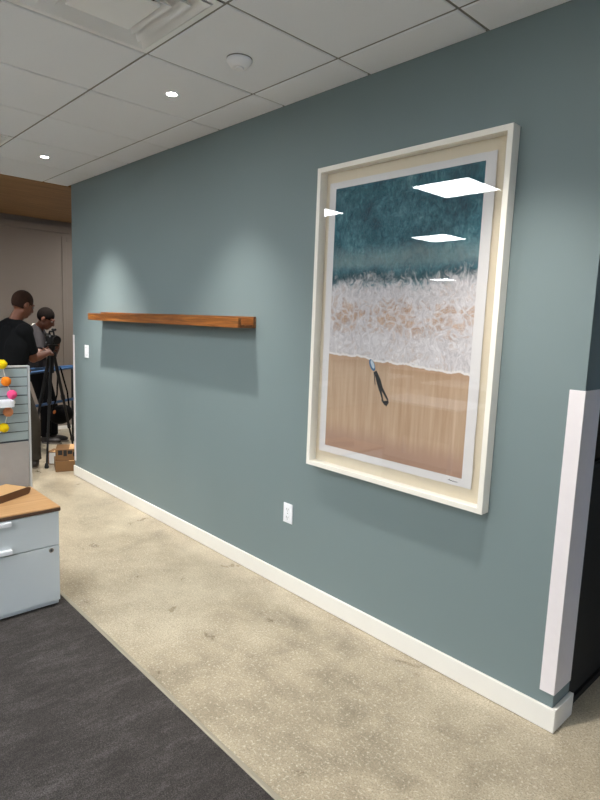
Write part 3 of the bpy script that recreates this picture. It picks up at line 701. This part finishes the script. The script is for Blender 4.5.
shoe('s', aR, (.75, .72), m2); shoe('s', aL, (.70, .72), m2)

# ------------------------------------------------------------ tripod and camera
ap = V(-6.15, .036, 1.16)
tp = thing('tripod', (-6.10, -.02, 0), 'black camera tripod standing between the two men', 'tripod')
feet = [V(-6.02, -.265, .012), V(-5.885, -.135, .012), V(-6.42, .36, .012)]
MB().cap(ap-V(0, 0, .22), .016, ap+V(0, 0, .02), .016, 14, True).build('centre_column', 'gear', tp)
MB().cap(ap-V(0, 0, .05), .045, ap-V(0, 0, .0), .040, 18, True).build('crown', 'gear', tp, bevel=.003)
for f_ in feet:
    d = (V(f_.x, f_.y, 0)-V(ap.x, ap.y, 0)).normalized(); top = ap+d*.035-V(0, 0, .03); k1 = top.lerp(f_, .42); k2 = top.lerp(f_, .72)
    lg = MB().cap(top, .0165, k1, .0165, 12, True).cap(k1, .013, k2, .013, 12, True).cap(k2, .010, f_, .010, 12, True).build('leg', 'gear', tp)
    MB().cap(k1-(f_-top)*.02, .022, k1+(f_-top)*.02, .022, 12, True).build('leg_clamp', 'gear', lg); MB().cap(k2-(f_-top)*.02, .018, k2+(f_-top)*.02, .018, 12, True).build('leg_clamp', 'gear', lg)
    MB().cap(f_+V(0, 0, .03), .016, f_+V(0, 0, 0), .022, 12).build('rubber_foot', 'gear', lg)
MB().cap(ap+V(0, 0, .02), .030, ap+V(0, 0, .06), .034, 16, True).box(ap.x-.05, ap.x+.05, ap.y-.05, ap.y+.05, ap.z+.06, ap.z+.075).build('head', 'gear', tp, bevel=.003)
MB().cap(ap+V(0, 0, .04), .009, ap+V(.02, -.20, -.04), .011, 10).build('pan_handle', 'gear', tp)
cm = thing('video_camera', (ap.x, ap.y, ap.z+.075), 'black video camera mounted on the tripod head', 'camera')
cz = ap.z+.077
cdir = V(.93, .15, 0).normalized(); cr = V(cdir.y, -cdir.x, 0)
def obox(m, c, hx_, hy_, hz_, ax, ay):
    vs = [c+ax*sx_*hx_+ay*sy_*hy_+V(0, 0, 1)*sz_*hz_ for sz_ in (-1, 1) for sx_, sy_ in ((-1, -1), (1, -1), (1, 1), (-1, 1))]
    return m._add(vs, [(0,3,2,1),(4,5,6,7),(0,1,5,4),(1,2,6,5),(2,3,7,6),(3,0,4,7)])
k_ = .78; cc = V(ap.x, ap.y, cz+.05)
obox(MB(), cc, .075*k_, .045*k_, .062*k_, cdir, cr).build('camera_body', 'gear', cm, bevel=.008)
MB().cap(cc+cdir*.05, .034, cc+cdir*.085, .034, 20, True).cap(cc+cdir*.085, .040, cc+cdir*.105, .043, 20, True).build('lens_barrel', 'gear', cm)
obox(MB(), cc-cdir*.075+V(0, 0, .045), .030, .020, .018, cdir, cr).build('viewfinder', 'gear', cm, bevel=.005)
MB().tube([cc+cdir*.045+V(0, 0, .045), cc+cdir*.035+V(0, 0, .085), cc-cdir*.04+V(0, 0, .085), cc-cdir*.05+V(0, 0, .045)], .009, 10).build('top_handle', 'gear', cm)
MB().cap(cc+cdir*.02+V(0, 0, .105), .013, cc+cdir*.07+V(0, 0, .105), .013, 14).build('microphone', 'gear', cm)
obox(MB(), cc-cr*.042+V(0, 0, .01), .030, .005, .022, cdir, cr).build('flip_screen', 'gearmetal', cm, bevel=.002)
for dx, dz in ((-.04, -.03), (.03, .035)): MB().cyl(cc+cr*.034+cdir*dx+V(0, 0, dz), cc+cr*.041+cdir*dx+V(0, 0, dz), .009, 14).build('dial', 'gearmetal', cm)

# ------------------------------------------------------------ blue railed equipment cart with hanging bag
A0, B0 = V(-6.46, -.10, 0), V(-6.82, .66, 0); off = V(-.30, -.14, 0)
ca = thing('equipment_cart', (-6.7, .2, 0), 'blue tubular equipment cart behind the tripod', 'cart')
for z in (.93, .56):
    MB().cap(A0+V(0, 0, z-.015), .016, B0+V(0, 0, z+.015), .016, 12).build('rail', 'blue', ca)
MB().cap(A0+off*.6+V(0, 0, .93), .014, B0+off*.6+V(0, 0, .93), .014, 12).build('rail', 'blue', ca)
for q in (A0, B0):
    MB().cap(q+V(0, 0, .93), .012, q+off*.6+V(0, 0, .93), .012, 10).build('cross_rail', 'blue', ca)
    for w_ in (V(0, 0, 0), off*.6):
        lg = MB().cap(q+w_+V(0, 0, .93), .012, q+w_+V(0, 0, .06), .012, 10, True).build('post', 'gear', ca)
        MB().cap(q+w_+V(-.01, 0, .032), .032, q+w_+V(.01, 0, .032), .032, 16, True).build('caster', 'gear', lg)
bgc = V(-6.44, .23, .44)
bag = thing('equipment_bag', (-6.44, .23, .32), 'black nylon bag hanging from the blue cart', 'bag')
bd = (B0-A0).normalized(); bn = V(-bd.y, bd.x, 0)
m = MB(); m.ell(bgc, (.165, .075, .105), (bd, bn, V(0, 0, 1)), 24, 16).ell(bgc+V(0, 0, .03), (.15, .07, .085), (bd, bn, V(0, 0, 1)), 24, 16)
m.build('bag_body', 'bag', bag, remesh=.012)
MB().tube([bgc-bd*.12+V(0, 0, .06), bgc-bd*.09+bn*-.03+V(0, 0, .24), bgc-bd*.04+V(0, 0, .52)], .009, 8).tube([bgc+bd*.12+V(0, 0, .06), bgc+bd*.06+bn*-.03+V(0, 0, .26), bgc+bd*.0+V(0, 0, .52)], .009, 8).build('strap', 'bag', bag)
MB().ell(bgc-bd*.06-V(-.05, .045, -.045), (.024, .012, .026), (bd, bn, V(0, 0, 1)), 14, 10).build('orange_tag', 'orange', bag, smooth=True)
obox(MB(), bgc+bd*.07-V(-.055, .035, -.070), .028, .003, .020, bd, bn).build('white_tag', 'label', bag)

# ------------------------------------------------------------ cartons on the floor
def carton(name, c, w, d, h, rz, label, flap=True):
    t = thing(name, (c[0], c[1], c[2]), label, 'box')
    ax = V(math.cos(rz), math.sin(rz), 0); ay = V(-ax.y, ax.x, 0); cc_ = V(c[0], c[1], c[2]+h/2)
    obox(MB(), cc_, w/2, d/2, h/2-.001, ax, ay).build('carton_body', 'boxkraft', t, bevel=.002)
    obox(MB(), cc_+V(0, 0, h/2), w/2-.002, .024, .0007, ax, ay).build('packing_tape', 'kraft', t)
    return t, cc_, ax, ay
t, cc_, ax, ay = carton('carton', (-5.76, .060, 0), .26, .30, .105, -.30, 'lower cardboard carton on the floor by the far wall end')
t, cc_, ax, ay = carton('carton', (-5.77, .080, .106), .25, .30, .115, -.42, 'cardboard carton with black printing, stacked by the far wall end')
for j, (y_, z_, a_, b_) in enumerate(((-.105, .012, .020, .024), (-.06, .006, .016, .030), (-.015, .014, .022, .018), (.03, -.006, .016, .022), (.075, .014, .018, .024), (.11, -.012, .014, .018))):
    obox(MB(), cc_+ax*.1256+ay*y_+V(0, 0, z_+.012), .0006, a_, b_, ax, ay).build('black_print', 'black', t)
t, cc_, ax, ay = carton('carton', (-6.045, .035, 0), .16, .15, .135, -.75, 'smaller cardboard carton with a white label behind the tripod foot')
obox(MB(), cc_+ay*-.0758+V(0, 0, .0), .060, .0008, .052, ax, ay).build('shipping_label', 'label', t)
obox(MB(), cc_+ax*.0808+V(0, 0, .0), .0008, .055, .058, ax, ay).build('shipping_label', 'label', t)

# ------------------------------------------------------------ a white desk opposite, seen only in the picture glass, plus unseen ones for bounce light
def desk(x0, x1, y0, y1, label):
    dk = thing('office_desk', ((x0+x1)/2, (y0+y1)/2, 0), label, 'desk', 'white desks behind the photographer')
    MB().box(x0, x1, y0, y1, .715, .74).build('desk_top', 'plastic', dk, bevel=.003)
    for x_ in (x0+.05, x1-.09):
        for y_ in (y0+.05, y1-.09): MB().box(x_, x_+.04, y_, y_+.04, .006, .715).build('leg', 'alu', dk)
    MB().box(x0+.1, x1-.1, y1-.09, y1-.07, .35, .70).build('modesty_panel', 'beige_panel', dk)
desk(-4.3, -3.15, -3.75, -3.05, 'white office desk opposite the picture, seen reflected in its glass')
for x in (-6.6, -4.3, -2.0, .3):  # more desks, added so their white tops bounce light to the ceiling
    for y in (-5.6, -7.6): desk(x-.8, x+.8, y-.4, y+.4, 'unseen white desk added behind the photographer to bounce light upwards')
